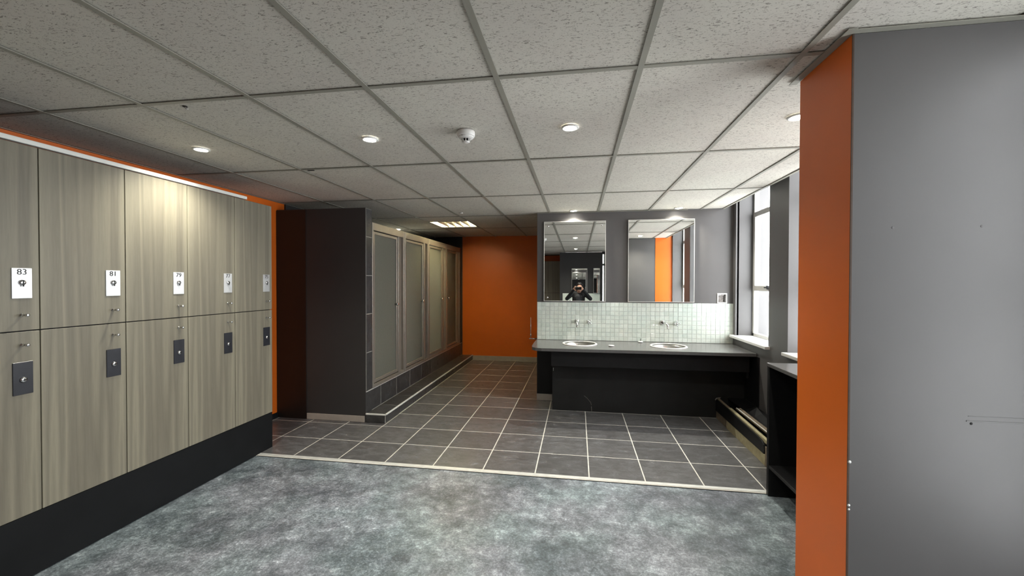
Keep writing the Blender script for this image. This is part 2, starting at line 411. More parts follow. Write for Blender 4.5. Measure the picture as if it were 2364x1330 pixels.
# skirtings
struct(box('baseboard_left', XL, XL+.014, 3.36, YD, 0, .058, M['blackmat'])); struct(box('baseboard_shower', -2.905, XS-.012, YD-.012, YD, .004, .069, M['skirt'], bev=.002))
struct(box('baseboard_end', -1.998, -.507, YE-.014, YE, .004, .088, M['skirt'], bev=.002)); struct(box('baseboard_sink', -.505, -.292, YW-.014, YW, .004, .085, M['skirt'], bev=.002))

# ------------------------------------------------------------------ structure: ceiling
ce = struct(empty('ceiling', (0, 0, ZC)), 'suspended ceiling of fissured tiles in a metal grid')
CX = [XL] + [-2.748+.6*i for i in range(8)] + [1.703]
CY = [YB] + [1.7645+1.2*i for i in range(-3, 6)]; CY = [YB, -1.8355, -.6355, .5645, 1.7645, 2.9645, 4.1645, 5.3645, 6.5645, 7.7645]
PANEL = (-2.148, -1.548, 5.78, 6.38)
for i in range(len(CX)-1):
    for j in range(len(CY)-1):
        cells = [(CX[i], CX[i+1], CY[j], CY[j+1])]
        if abs(CX[i]+2.148) < .01 and abs(CY[j]-5.3645) < .01:
            cells = [(CX[i], CX[i+1], CY[j], PANEL[2]), (CX[i], CX[i+1], PANEL[3], CY[j+1])]
        for x0, x1, y0, y1 in cells:
            t = link('ceiling_tile', tile_mesh(x1-x0-.004, y1-y0-.004, .012, .002, 'ceiling_tile'), M['ceiltile'], ce)
            t.scale = (1, 1, -1); t.location = ((x0+x1)/2, (y0+y1)/2, ZC + .006 + random.uniform(0, .0015))
            t.rotation_euler = (random.uniform(-.0012, .0012), random.uniform(-.0012, .0012), random.uniform(-.001, .001))
for x in CX[1:-1]:
    boxes('tee_bar', [(x-.012, x+.012, YB, YE, ZC, ZC+.003), (x-.002, x+.002, YB, YE, ZC+.003, ZC+.03)], M['teebar'], ce)
for y in CY[1:-1]:
    boxes('tee_bar', [(XL, 1.703, y-.012, y+.012, ZC+.0008, ZC+.0035), (XL, 1.703, y-.002, y+.002, ZC+.0035, ZC+.03)], M['teebar'], ce)
for y in PANEL[2:]:
    boxes('tee_bar', [(-2.148, -1.548, y-.012, y+.012, ZC+.0008, ZC+.0035)], M['teebar'], ce)
boxes('edge_trim', [(1.690, 1.712, PY1, YW, ZC-.002, ZC+.002), (1.709, 1.712, PY1, YW, ZC, ZC+.045), (1.690, 1.712, YB, PY0, ZC-.002, ZC+.002), (1.709, 1.712, YB, PY0, ZC, ZC+.045)], M['teebar'], ce)
boxes('edge_trim', [(XL, XL+.022, YB, YE, ZC-.002, ZC+.0005)], M['teebar'], ce)
boxes('edge_trim', [(PX-.03, PX-.0, PY0-.03, PY1+.03, ZC-.003, ZC), (PX, 1.69, PY0-.025, PY0, ZC-.003, ZC)], M['teebar'], ce)
boxes('edge_trim', [(-.505, 1.3, YW-.022, YW, ZC-.004, ZC)], M['teebar'], ce)
box('dark_gap', -2.10, -2.045, 2.975, 2.992, ZC-.0012, ZC+.001, M['holeblk'], ce); 
lathe('hanger_hole', [(.011, -.001), (.011, .002)], (-1.956, 1.815, ZC+.003), M['holeblk'], ce, seg=10)
tube('loose_hanger', [(-1.956, 1.815, ZC+.008), (-1.945, 1.812, ZC-.012), (-1.928, 1.805, ZC-.014)], .003, M['plastic'], ce, 6)

# ------------------------------------------------------------------ windows
for n, (a, b) in enumerate(WINS):
    fr = .035; sl = SILLS[n]
    w = struct(boxes('window_%d' % (n+1), [(GX, GX+.05, a, a+fr, sl, WTOP), (GX, GX+.05, b-fr, b, sl, WTOP), (GX, GX+.05, a, b, sl, sl+fr), (GX, GX+.05, a, b, WTOP-fr, WTOP)], M['frame'], bev=.003), 'tall white-framed window, opening %d from the washbasin wall' % (n+1))
    struct(box('transom', GX-.004, GX+.05, a+fr, b-fr, 2.245, 2.30, M['frame'], w, bev=.003)); struct(box('transom', GX-.004, GX+.05, a+fr, b-fr, 1.405, 1.462, M['frame'], w, bev=.003))
    struct(boxes('sash_stile', [(GX-.006, GX+.04, b-fr-.03, b-fr, 1.462, 2.245), (GX-.006, GX+.04, a+fr, a+fr+.03, 1.462, 2.245)], M['frame'], w, bev=.003))
    for z0, z1 in ((sl+fr, 1.405), (1.462, 2.245), (2.30, WTOP-fr)):
        struct(box('pane', GX+.022, GX+.026, a+fr, b-fr, z0, z1, M['glass'], w))
    y_ = (a+b)/2+.02
    struct(boxes('window_handle', [(GX-.02, GX-.004, y_-.012, y_+.012, 1.425, 1.465), (GX-.045, GX-.02, y_-.008, y_+.008, 1.438, 1.452), (GX-.045, GX-.035, y_-.09, y_+.008, 1.438, 1.452)], M['plateblk'], w, bev=.002))
    struct(box('sill_board', WX-.045, GX, a-.02 if n else a-.035, b+.02 if n else b+.06, sl-.03, sl, M['sill'], w, bev=.004))
struct(box('shadow_gap_strip', 1.832, 1.85, YW-.075, YW+.12, .86, TOPZ, M['holeblk']), 'black strip painted as the shadow gap between the washbasin wall and the window reveal')  # solid black filler, gives the groove its shade by colour

# ------------------------------------------------------------------ lockers
LOCK_MESH = {}
def cached(key, fn):
    if key not in LOCK_MESH: LOCK_MESH[key] = fn()
    return LOCK_MESH[key]
LW, LD = .4083, .55
def loc_box(x0, x1, y0, y1, z0, z1, bev=0):
    bm = bmesh.new(); bm_box(bm, x0, x1, y0, y1, z0, z1)
    if bev: bmesh.ops.bevel(bm, geom=bm.edges[:], offset=bev, segments=1, affect='EDGES')
    return to_mesh(bm, 'm')
def loc_lathe(prof, c, axis):
    bm = bmesh.new(); bm_lathe(bm, prof, c, axis, 16); me = to_mesh(bm, 'm')
    for p in me.polygons: p.use_smooth = len(p.vertices) == 4
    return me
def child(name, me, mat, parent):
    o = bpy.data.objects.new(name, me); COL.objects.link(o)
    if not me.materials: me.materials.append(mat)
    o.parent = parent; return o
def locker(loc, rz, number, label, group, plain=False):
    """front faces local +y, viewer's right = local -x, origin at front-centre on the floor"""
    r = tag(empty('locker', loc, rz), label, 'locker', group)
    hw = LW/2
    child('body', cached('body', lambda: loc_box(-hw+.001, hw-.001, -LD+.002, -.022, .325, 2.178)), M['blackmat'], r)
    for which, z0, z1 in (('lower', .322, 1.2425), ('upper', 1.2485, 2.172)):
        d = child('door', cached('door'+which, lambda: loc_box(-hw+.0022, hw-.0022, -.020, 0, z0, z1, .0012)), M['wood'], r)
        xk = -hw+.070
        up = which == 'upper'
        zc_ = 1.4835 if up else 1.012
        h = .0755 if up else .081
        if not plain: child('lock_plate', cached('plate'+which, lambda: loc_box(xk-.039, xk+.039, 0, .0035, zc_-h, zc_+h, .0015)), M['plate'] if up else M['plateblk'], d)
        zl = 1.487 if up else 1.005
        if not plain: child('lock_cylinder', cached('cyl'+which, lambda: loc_lathe([(.014, .002), (.014, .008), (.010, .012), (.004, .0125)], (xk, 0, zl), 'Y')), M['chrome'], d)
        if not plain: child('keyhole', cached('key'+which, lambda: loc_box(xk-.0025, xk+.0025, .010, .0135, zl-.020 if up else zl-.006, zl+.012 if up else zl+.006)), M['ink'], d)
        zk = 1.326 if up else 1.178
        child('knob', cached('knob'+which, lambda: loc_lathe([(.0085, 0), (.0085, .002), (.0058, .003), (.0058, .026), (.0082, .028), (.0086, .036), (.0065, .0395), (.002, .040)], (xk, 0, zk), 'Y')), M['chrome'], d)
        if up and number:
            t = child('number', text_mesh(number, .040), M['ink'], d)
            t.matrix_basis = Matrix(((-1, 0, 0, xk), (0, 0, 1, .0042), (0, 1, 0, 1.5385), (0, 0, 0, 1)))
    return r
Y_EDGE = 3.3515
nums = ['75', '77', '79', '81', '83', '85', '87']
for k, nm in enumerate(nums):
    yc = Y_EDGE - LW*(k+.5)
    lab = {'75': 'grey oak locker numbered 75, last of the row beside the orange strip', '77': 'grey oak locker numbered 77, second from the orange strip',
           '79': 'grey oak locker numbered 79, brightest lit by the nearest downlight', '81': 'grey oak locker numbered 81, just left of the brightly lit one',
           '83': 'grey oak locker numbered 83 at the left edge of the photo', '85': 'grey oak locker just outside the left edge of the photo', '87': 'grey oak locker nearest the photographer, outside the left edge'}[nm]
    locker((-2.72, yc, 0), -PI/2, nm, lab, 'grey oak lockers along the left wall')
for k in range(3):
    locker((-.50-LW*(k+.5), -1.72, 0), 0, None, ['grey oak locker behind the photographer, seen in the left mirror', 'grey oak locker behind the photographer, second from the rear wall', 'grey oak locker behind the photographer, third from the rear wall'][k], 'grey oak lockers at the rear', True)
tag(boxes('locker_plinth', [(-3.26, -2.722, Y_EDGE-7*LW, Y_EDGE, 0, .318)], M['blackmat'], bev=.002), 'tall black plinth under the numbered lockers on the left', 'plinth')
tag(boxes('locker_plinth', [(-.50-3*LW, -.50, YB+.01, -1.722, 0, .318)], M['blackmat'], bev=.002), 'black plinth under the rear lockers seen in the mirror', 'plinth')
struct(box('trim_3', -2.745, -2.716, Y_EDGE-7*LW, 3.07, 2.179, 2.203, M['white'], bev=.002), 'pale strip along the top of the lockers')

# ------------------------------------------------------------------ shower step, tiled base and tiled jamb
ZS = .097
st = tag(box('shower_step', XS+.006, XS+.222, YD+.002, YE-.002, 0.004, ZS-.0012, M['groutdk']), 'low slate tiled step running along the shower doors', 'step')
yy = [YD+.002] + [FY0+S*k for k in range(2, 11)]; yy = [y for y in yy if y < YE-.05] + [YE-.002]
for a, b in zip(yy, yy[1:]):
    a_, b_ = a+.0035, b-.0035
    t = link('tile', tile_mesh(.204, b_-a_, .008), M['slatedk'], st); t.location = (XS+.110, (a_+b_)/2, ZS)
    f = box('tile', XS+.215, XS+.226, a_, b_, .006, ZS-.012, M['slatedk'], st, bev=.0015)
box('tile', XS+.004, XS+.214, YD-.008, YD+.004, .006, ZS-.012, M['slatedk'], st, bev=.0015)
boxes('nosing', [(XS+.2135, XS+.2285, YD-.009, YE-.002, ZS-.012, ZS+.003), (XS, XS+.2285, YD-.010, YD+.004, ZS-.012, ZS+.003)], M['white'], st, bev=.0018)
ZF = .325
sb = struct(box('wall_shower_base', XS-.10, XS+.003, YD+.125, YE, 0, ZF-.002, M['groutdk']), 'slate tiled upstand under the shower frames')
for a, b in zip(yy, yy[1:]):
    struct(box('tile', XS-.006, XS+.004, a+.003, b-.003, ZS+.003, ZF-.004, M['slatedk'], sb, bev=.0015))
struct(box('tile_edge', XS-.006, XS+.007, YD+.001, YE, ZF-.003, ZF+.004, M['trimalu'], sb))
zz = [ZF+.004+k*.4125 for k in range(5)] + [2.28]
for a, b in zip(zz, zz[1:]):
    struct(box('tile', XS-.004, XS+.006, YD+.003, YD+.128, a+.003, b-.003, M['slatedk'], sw, bev=.0015))
struct(box('tile_grout', XS-.004, XS+.005, YD+.002, YD+.128, ZF, 2.28, M['groutdk'], sw))

# ------------------------------------------------------------------ shower cubicles
ZT = 2.150
D0, PITCH = YD+.133, .862
sh_labels = ['nearest shower door, frosted glass in aluminium frame beside the dark stub wall', 'second shower door from the stub wall, frosted glass glowing at its foot', 'third shower door from the stub wall, frosted glass in aluminium frame', 'last shower door next to the orange end wall, knob on its left']
for i in range(4):
    y0 = D0 + PITCH*i; y1 = y0 + PITCH - .012
    if i == 3: y1 = YE - .13
    ym = y1 - .19                       # end of the door leaf, then a jamb panel
    r = tag(empty('shower_enclosure', (XS, (y0+y1)/2, ZF)), sh_labels[i], 'shower door', 'shower enclosures along the corridor')
    xf0, xf1 = XS-.045, XS+.010
    boxes('outer_frame', [(xf0, xf1, y0, y0+.03, ZF+.004, ZT), (xf0, xf1, y1-.03, y1, ZF+.004, ZT), (xf0, xf1, y0+.03, y1-.03, ZT-.085, ZT), (xf0, xf1, y0+.03, y1-.03, ZF+.004, ZF+.045)], M['alu'], r, bev=.003)
    boxes('jamb_post', [(xf0, xf1, ym+.005, ym+.055, ZF+.045, ZT-.085)], M['alu'], r, bev=.003)
    box('jamb_panel', XS-.035, XS-.025, ym+.055, y1-.03, ZF+.045, ZT-.085, M['alu'], r)
    d0, d1 = y0+.034, ym
    xd0, xd1 = XS-.03, XS+.004
    z0, z1 = ZF+.055, ZT-.095
    d = boxes('door_leaf', [(xd0, xd1, d0, d0+.032, z0, z1), (xd0, xd1, d1-.036, d1, z0, z1), (xd0, xd1, d0+.032, d1-.036, z1-.032, z1), (xd0, xd1, d0+.032, d1-.036, z0, z0+.035)], M['alu'], r, bev=.003)
    box('glass_pane', XS-.016, XS-.010, d0+.032, d1-.036, z0+.035, z1-.032, M['frost'], d)
    yk = d0+.05 if i == 3 else d1-.055
    lathe('door_knob', [(.008, 0), (.008, .022), (.017, .026), (.018, .040), (.012, .046)], (xd1-.014, yk, 1.225), M['chrome'], d, axis='X', seg=14)
    lathe('door_knob', [(.008, 0), (.008, -.022), (.017, -.026), (.018, -.040), (.012, -.046)], (XS-.016, yk, 1.225), M['chrome'], d, axis='X', seg=14)
    if i < 3: struct(box('wall_cubicle_%d' % (i+1), XL+.02, XS-.05, y1-.01, y1+.02, 0, ZT-.02, M['tilewhite']), 'pale divider between shower cubicles %d and %d' % (i+1, i+2))
struct(box('wall_shower_nib', XS-.10, XS-.002, YE-.128, YE, ZF, 2.16, M['dark']), 'dark nib wall closing the far end of the showers')

# ------------------------------------------------------------------ washbasin wall: mosaic
ms = tag(box('mosaic_splashback', -.503, 1.832, YW-.006, YW-.0005, .776, 1.249, M['mgrout']), 'pale green-white mosaic splashback above the worktop', 'splashback')
NR, NC = 9, 44
pw_, ph_ = (1.832+.503)/NC, (1.249-.776)/NR
mt = None
bmr = bmesh.new()
cells = [(c, r_) for r_ in range(NR) for c in range(NC)]
cells.sort(key=lambda cr: (abs(cr[0]-16)))
for n, (c, r_) in enumerate(cells):
    x = -.503 + pw_*(c+.5) + random.uniform(-.0008, .0008); z = .776 + ph_*(r_+.5) + random.uniform(-.0006, .0006)
    w_, h_ = pw_-.0034, ph_-.0040
    if n < 300:
        if mt is None:
            bm = bmesh.new(); bm_box(bm, -w_/2, w_/2, -.005, 0, -h_/2, h_/2)
            fe = [e for e in bm.edges if all(v.co.y < -.004 for v in e.verts)]
            bmesh.ops.bevel(bm, geom=fe, offset=.0012, segments=1, affect='EDGES'); mt = to_mesh(bm, 'mosaic_tile')
        t = link('mosaic_tile', mt, M['mosaic'], ms); t.location = (x, YW-.0055+random.uniform(-.0006, .0006), z)
        t.rotation_euler = (random.uniform(-.012, .012), 0, random.uniform(-.012, .012))
    else: bm_box(bmr, x-w_/2, x+w_/2, YW-.0105, YW-.0055, z-h_/2, z+h_/2)
rest = link('mosaic_tiles', to_mesh(bmr, 'mosaic_rest'), M['mosaic'], ms); rest['kind'] = 'stuff'

# mirrors
def mirror(x0, x1, z0, z1, yb, tilt, label, caps, facing=1):
    r = tag(empty('wall_mirror', ((x0+x1)/2, yb, z0)), label, 'mirror')
    w, h = (x1-x0)/2, z1-z0
    s = -1*facing
    def by(a, b): return (min(s*a, s*b), max(s*a, s*b))
    child('backing', loc_box(-w+.004, w-.004, *by(0, .008), .004, h-.004), M['plateblk'], r)
    child('mirror_glass', loc_box(-w+.005, w-.005, *by(.008, .0125), .005, h-.005), M['mirror'], r)
    bm = bmesh.new()
    t_ = .0055
    for b in ((-w, w, *by(0, .016), 0, t_), (-w, w, *by(0, .016), h-t_, h), (-w, -w+t_, *by(0, .016), t_, h-t_), (w-t_, w, *by(0, .016), t_, h-t_)): bm_box(bm, *b)
    child('rim', to_mesh(bm, 'rim'), M['rim'], r)
    for cx_, cz_ in caps:
        bm = bmesh.new(); bm_lathe(bm, [(.0095, .0120*s), (.0095, .016*s), (.006, .0185*s), (.001, .019*s)], (cx_, 0, cz_), 'Y', 12)
        child('fixing_cap', to_mesh(bm, 'cap', True), M['chrome'], r)
    r.rotation_euler = (tilt, 0, 0)
    return r
mirror(-.418, .343, 1.262, 2.258, YW-.0125, -.0034, 'left wall mirror reflecting the photographer, chrome caps at its corners', [(-.328, .94), (.33, .945), (-.335, .045), (-.05, .012)])
mirror(.609, 1.376, 1.260, 2.259, YW-.0125, -.0008, 'right wall mirror reflecting an orange strip and a window', [])

# worktop, basins, taps
BAS = [(.028, 4.935), (1.020, 4.905)]
prism('worktop', [(-.507, YW-.006), (-.513, 4.95), (-.510, 4.69), (-.497, 4.60), (-.455, 4.548), (-.39, 4.53), (1.80, 4.545), (1.812, YW-.006)], .742, .774, M['worktop'], holes=[(x, y, .190) for x, y in BAS])
tag(bpy.data.objects['worktop'], 'dark grey worktop with two round basins under the mirrors', 'worktop')
for i, (x, y) in enumerate(BAS):
    r = tag(empty('wash_basin', (x, y, .774)), ['round inset washbasin under the left mirror', 'round inset washbasin under the right mirror'][i], 'basin', 'inset washbasins in the dark worktop')
    bm = bmesh.new(); seg = 48
    prof = [(.180, .000), (.181, .007), (.187, .0095), (.197, .009), (.203, .004), (.203, .0003), (.189, .0003)]
    rings = [[bm.verts.new((x+q*math.cos(2*PI*k/seg), y+q*math.sin(2*PI*k/seg), .774+h)) for k in range(seg)] for q, h in prof]
    for a, b in zip(rings, rings[1:]+rings[:1]):
        for k in range(seg): bm.faces.new((a[k], a[(k+1)%seg], b[(k+1)%seg], b[k]))
    link('rim', to_mesh(bm, 'rim', True), M['plastic'], r)
    bm = bmesh.new(); prof = [(.184, .001), (.178, -.03), (.165, -.075), (.13, -.115), (.07, -.135), (.022, -.140)]
    rings = [[bm.verts.new((x+q*math.cos(2*PI*k/seg), y+q*math.sin(2*PI*k/seg), .774+h)) for k in range(seg)] for q, h in prof]
    for a, b in zip(rings, rings[1:]):
        for k in range(seg): bm.faces.new((a[k], a[(k+1)%seg], b[(k+1)%seg], b[k]))
    bm.faces.new(rings[-1])
    bw = link('bowl', to_mesh(bm, 'bowl', True), M['steel'], r)
    sm = bw.modifiers.new('thickness', 'SOLIDIFY'); sm.thickness = .003; sm.offset = 1
    lathe('drain', [(.02, -.001), (.026, .002), (.02, .004), (.004, .003)], (x, y, .636), M['chrome'], r, seg=20)
def spout(x, z, dx, label):
    r = tag(empty('wall_spout', (x, YW-.01, z)), label, 'tap', 'wall-mounted spouts')
    lathe('collar', [(.030, 0), (.030, -.006), (.024, -.016), (.016, -.020)], (x, YW-.010, z), M['chrome'], r, axis='Y', seg=20)
    tube('spout', [(x, YW-.02, z), (x+dx*.3, YW-.07, z+.004), (x+dx*.7, YW-.115, z-.004), (x+dx*.95, YW-.138, z-.022), (x+dx, YW-.142, z-.052)], [.014, .0135, .0125, .012, .011], M['chrome'], r, 14)
    lathe('aerator', [(.0125, .004), (.0125, -.010), (.009, -.0105)], (x+dx, YW-.142, z-.053), M['steel'], r, seg=14)
def crosshead(x, z, rot, label):
    r = tag(empty('tap_crosshead', (x, YW-.01, z)), label, 'tap', 'cross-head tap valves')
    lathe('collar', [(.028, 0), (.028, -.006), (.021, -.018), (.016, -.040), (.014, -.052)], (x, YW-.010, z), M['chrome'], r, axis='Y', seg=20)
    lathe('hub', [(.013, 0), (.014, -.012), (.009, -.020), (.002, -.021)], (x, YW-.058, z), M['chrome'], r, axis='Y', seg=16)
    for k in range(4):
        a = rot + k*PI/2; ux, uz = math.cos(a), math.sin(a)
        tube('handle_arm', [(x+ux*.008, YW-.068, z+uz*.008), (x+ux*.024, YW-.070, z+uz*.024), (x+ux*.034, YW-.071, z+uz*.034)], [.0048, .0042, .0062], M['chrome'], r, 8)
spout(-.008, 1.012, .006, 'chrome wall spout over the left basin'); crosshead(.147, 1.010, .75, 'chrome cross-head tap beside the left spout')
spout(1.018, 1.014, .035, 'chrome wall spout over the right basin, pointing aside'); crosshead(1.172, 1.006, .12, 'chrome cross-head tap beside the right spout')
# bits on the worktop
bm = bmesh.new(); bm_lathe(bm, [(.006, 0), (.031, .002), (.034, .010), (.028, .013), (.024, .006), (.005, .005)], (.381, 4.80, .7745), 'Z', 20)
tag(link('plastic_dish', to_mesh(bm, 'dish', True), M['plastic']), 'small white plastic dish lying between the basins', 'dish')
pg = tag(empty('basin_plug', (.752, 5.165, .774)), 'basin plug with upright pin lying near the splashback', 'plug')
lathe('disc', [(.012, 0), (.026, .003), (.031, .010), (.020, .016), (.005, .018)], (.752, 5.165, .7745), M['plastic'], pg, seg=20)
tube('pin', [(.752, 5.165, .79), (.754, 5.165, .822)], .0032, M['plateblk'], pg, 8)
# empty socket box in the wall
sk = tag(empty('socket_recess', (1.691, YW, 1.255)), 'square broken-out socket hole in the grey wall above the mosaic', 'socket hole')
x0, x1, z0, z1 = 1.638, 1.748, 1.252, 1.372
boxes('plaster_edge', [(x0, x0+.012, YW-.008, YW-.0005, z0, z1), (x1-.012, x1, YW-.008, YW-.0005, z0, z1), (x0+.012, x1-.012, YW-.008, YW-.0005, z0, z0+.012), (x0+.012, x1-.012, YW-.008, YW-.0005, z1-.014, z1)], M['white'], sk, bev=.002)
box('back_plate', x0+.012, x1-.012, YW-.002, YW-.0005, z0+.012, z1-.014, M['plaster'], sk)
tube('cable', [(1.715, YW-.004, 1.268), (1.716, YW-.006, 1.300), (1.719, YW-.005, 1.352)], .006, M['holeblk'], sk, 8)
for k, xx in enumerate((1.66, 1.677, 1.703)): lathe('plaster_crumb', [(.002, -.004), (.006, -.001), (.005, .004)], (xx, YW-.004, 1.350), M['white'], sk, axis='Y', seg=7)
# vanity panels
vb = tag(empty('vanity_base', (.75, 4.86, 0)), 'black panelled base under the washbasin worktop', 'vanity')
box('fascia', -.287, 1.765, 4.62, 4.638, .565, .741, M['black'], vb, bev=.001)
lp = box('lower_panel', -.287, 1.812, 4.855, 4.873, .004, .600, M['blackpanel'], vb, bev=.001)
boxes('side_bracket', [(1.745, 1.765, 4.638, 4.855, .50, .741), (-.287, -.270, 4.638, 4.855, .565, .741)], M['black'], vb, bev=.001)
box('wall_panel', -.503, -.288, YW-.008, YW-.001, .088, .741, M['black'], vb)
prism('wall_panel', [(1.806, 4.50), (1.8145, 4.50), (1.8145, 4.855), (1.806, 4.855)], .236, .741, M['black'], vb)
tube('scratch', [(.08, 4.8545, .185), (.115, 4.8545, .158), (.155, 4.8545, .112), (.165, 4.8545, .078)], .0011, M['skirt'], lp, 5)
tube('scratch', [(.165, 4.8545, .064), (.168, 4.8545, .008)], .0018, M['skirt'], lp, 5)
tube('bolt', [(-.262, 4.6195, .545), (-.262, 4.6195, .512)], .003, M['steel'], vb, 6)
# towel rail on the corridor side of the washbasin wall
rl = tag(empty('rail_bracket', (-.56, 5.31, .77)), 'slim metal rail bracket beside the left end of the worktop', 'bracket')
tube('upright', [(-.593, 5.31, .775), (-.593, 5.31, 1.045)], .0045, M['chrome'], rl, 8)
tube('arm', [(-.612, 5.31, .772), (-.508, 5.31, .772)], .007, M['chrome'], rl, 8)
tube('clamp', [(-.593, 5.31, .80), (-.593, 5.31, .835)], .008, M['chrome'], rl, 8)

# ------------------------------------------------------------------ open black shelf unit by the partition
su = tag(empty('shelf_unit', (1.57, 2.6, 0)), 'black open shelf unit under the window beside the orange partition', 'shelf unit')
SX0, SX1, SY0, SY1 = 1.325, WX-.003, PY1+.008, 3.160
box('top_board', SX0-.003, SX1, SY0, SY1+.004, .905, .930, M['worktop'], su, bev=.002)
box('end_panel', SX0, SX1, SY1-.030, SY1, .002, .905, M['black'], su, bev=.001)
box('end_panel', SX0, SX1, SY0, SY0+.025, .002, .905, M['black'], su, bev=.001)
box('back_board', SX1-.015, SX1, SY0+.025, SY1-.03, .002, .905, M['black'], su)
box('shelf', SX0+.002, SX1-.015, SY0+.025, SY1-.03, .195, .218, M['black'], su, bev=.002)

# ------------------------------------------------------------------ broken pipe boxing under the window
pb = tag(empty('pipe_boxing', (1.65, 4.0, 0)), 'torn-open black pipe boxing with raw timber along the window wall', 'pipe boxing')
BX = 1.51
prism_pts = None
bm = bmesh.new()                                    # front board with a sagging, worn top edge
prof = [(3.655, .095), (3.648, .130), (3.66, .168), (3.70, .188), (3.80, .196), (4.20, .205), (4.50, .212), (4.85, .216), (4.85, .088), (4.30, .090)]
fr_ = [bm.verts.new((BX, y, z)) for y, z in prof]; bk = [bm.verts.new((BX+.014, y, z)) for y, z in prof]
bm.faces.new(fr_); bm.faces.new(bk[::-1])
for k in range(len(prof)): bm.faces.new((fr_[k], fr_[(k+1)%len(prof)], bk[(k+1)%len(prof)], bk[k]))
link('front_board', to_mesh(bm, 'front_board'), M['black'], pb)
box('base_strip', BX+.002, BX+.016, 3.64, 4.52, .003, .092, M['timber'], pb, bev=.002)
box('base_strip', BX+.006, BX+.018, 4.525, 4.85, .003, .098, M['timberdk'], pb, bev=.002)
def batten(name, p0, p1, w, h, mat):
    bm = bmesh.new(); p0, p1 = Vector(p0), Vector(p1)
    a = [bm.verts.new(p0+Vector(q)) for q in ((0,0,0),(w,0,0),(w,0,h),(0,0,h))]; b = [bm.verts.new(p1+Vector(q)) for q in ((0,0,0),(w,0,0),(w,0,h),(0,0,h))]
    for k in range(4): bm.faces.new((a[k], a[(k+1)%4], b[(k+1)%4], b[k]))
    bm.faces.new(a); bm.faces.new(b)
    bmesh.ops.bevel(bm, geom=bm.edges[:], offset=.0015, segments=1, affect='EDGES')
    return link(name, to_mesh(bm, name), mat, pb)
batten('batten', (BX+.016, 3.18, .170), (BX+.014, 4.50, .192), .030, .030, M['timber'])
batten('batten', (BX+.012, 4.50, .205), (BX+.010, 4.84, .214), .026, .014, M['timberdk'])
batten('torn_board', (BX+.075, 3.18, .215), (BX+.055, 4.42, .232), .05, .014, M['timberdk'])
batten('torn_strip', (BX+.070, 3.18, .232), (BX+.052, 4.40, .247), .006, .008, M['white'])
box('end_stud', BX+.002, BX+.030, 3.60, 3.635, .003, .165, M['timberdk'], pb, bev=.002)
box('end_stud', BX+.006, BX+.034, 3.40, 3.50, .003, .160, M['timber'], pb, bev=.002)
tube('pipe', [(BX+.13, 3.18, .10), (BX+.13, 4.85, .10)], .022, M['timberdk'], pb, 10)
bm = bmesh.new()                                    # the flap of black lining that curls up against the wall
ys_ = [3.55, 3.75, 4.0, 4.2, 4.35, 4.45]; hh = [.236, .242, .250, .262, .280, .255]
lo = [bm.verts.new((WX-.19+.01*k, y, .232)) for k, y in enumerate(ys_)]; hi = [bm.verts.new((WX-.13+.012*k, y, h)) for k, (y, h) in enumerate(zip(ys_, hh))]
lo2 = [bm.verts.new(v.co+Vector((.006, 0, -.002))) for v in lo]; hi2 = [bm.verts.new(v.co+Vector((.006, 0, -.002))) for v in hi]
for a, b in ((lo, hi), (hi, hi2), (hi2, lo2), (lo2, lo)):
    for k in range(5): bm.faces.new((a[k], a[k+1], b[k+1], b[k]))
for k in (0, 5): bm.faces.new((lo[k], hi[k], hi2[k], lo2[k]))
link('torn_lining', to_mesh(bm, 'torn_lining'), M['black'], pb)
box('lid', BX+.125, WX-.012, 3.18, 4.85, .222, .232, M['black'], pb)
tube('splinter', [(BX-.01, 4.835, .205), (BX+.01, 4.84, .226), (BX+.05, 4.843, .230)], .006, M['plaster'], pb, 6)

# ------------------------------------------------------------------ lamps
def downlight(x, y, label, watts=SPOT_W):
    r = tag(empty('downlight', (x, y, ZC)), label, 'downlight', 'recessed ceiling downlights')
    bm = bmesh.new(); seg = 28
    prof = [(.036, .004), (.037, -.004), (.044, -.006), (.050, -.003), (.051, .004)]
    rings = [[bm.verts.new((x+q*math.cos(2*PI*k/seg), y+q*math.sin(2*PI*k/seg), ZC+h)) for k in range(seg)] for q, h in prof]
    for a, b in zip(rings, rings[1:]+rings[:1]):
        for k in range(seg): bm.faces.new((a[k], a[(k+1)%seg], b[(k+1)%seg], b[k]))
    link('bezel', to_mesh(bm, 'bezel', True), M['white'], r)
    lathe('lens', [(.036, .004), (.036, .0005), (.026, -.004), (.010, -.006)], (x, y, ZC), M['lampglow'], r, seg=20)
    l = bpy.data.lights.new('lamp', 'SPOT'); l.energy = watts; l.color = SPOT_COL; l.spot_size = math.radians(138); l.spot_blend = 1.0; l.shadow_soft_size = .028
    lo_ = bpy.data.objects.new('lamp', l); COL.objects.link(lo_); lo_.parent = r; lo_.location = (0, 0, -.018)
for x, y, lb in ((-2.47, 2.405, 'downlight nearest the numbered lockers on the left'), (-1.265, 2.393, 'downlight in the tile left of the smoke detector'), (-.045, 2.385, 'downlight in the tile right of the smoke detector'),
                 (1.150, 2.414, 'downlight half hidden by the orange partition end'), (-.051, 5.125, 'downlight in front of the left mirror'), (1.169, 5.125, 'downlight in front of the right mirror'),
                 (-2.94, 6.50, 'downlight over the shower cubicles'), (-.045, -.015, 'downlight above the photographer, seen in the left mirror'), (-1.265, -.015, 'downlight left of the photographer, outside the frame')):
    downlight(x, y, lb)
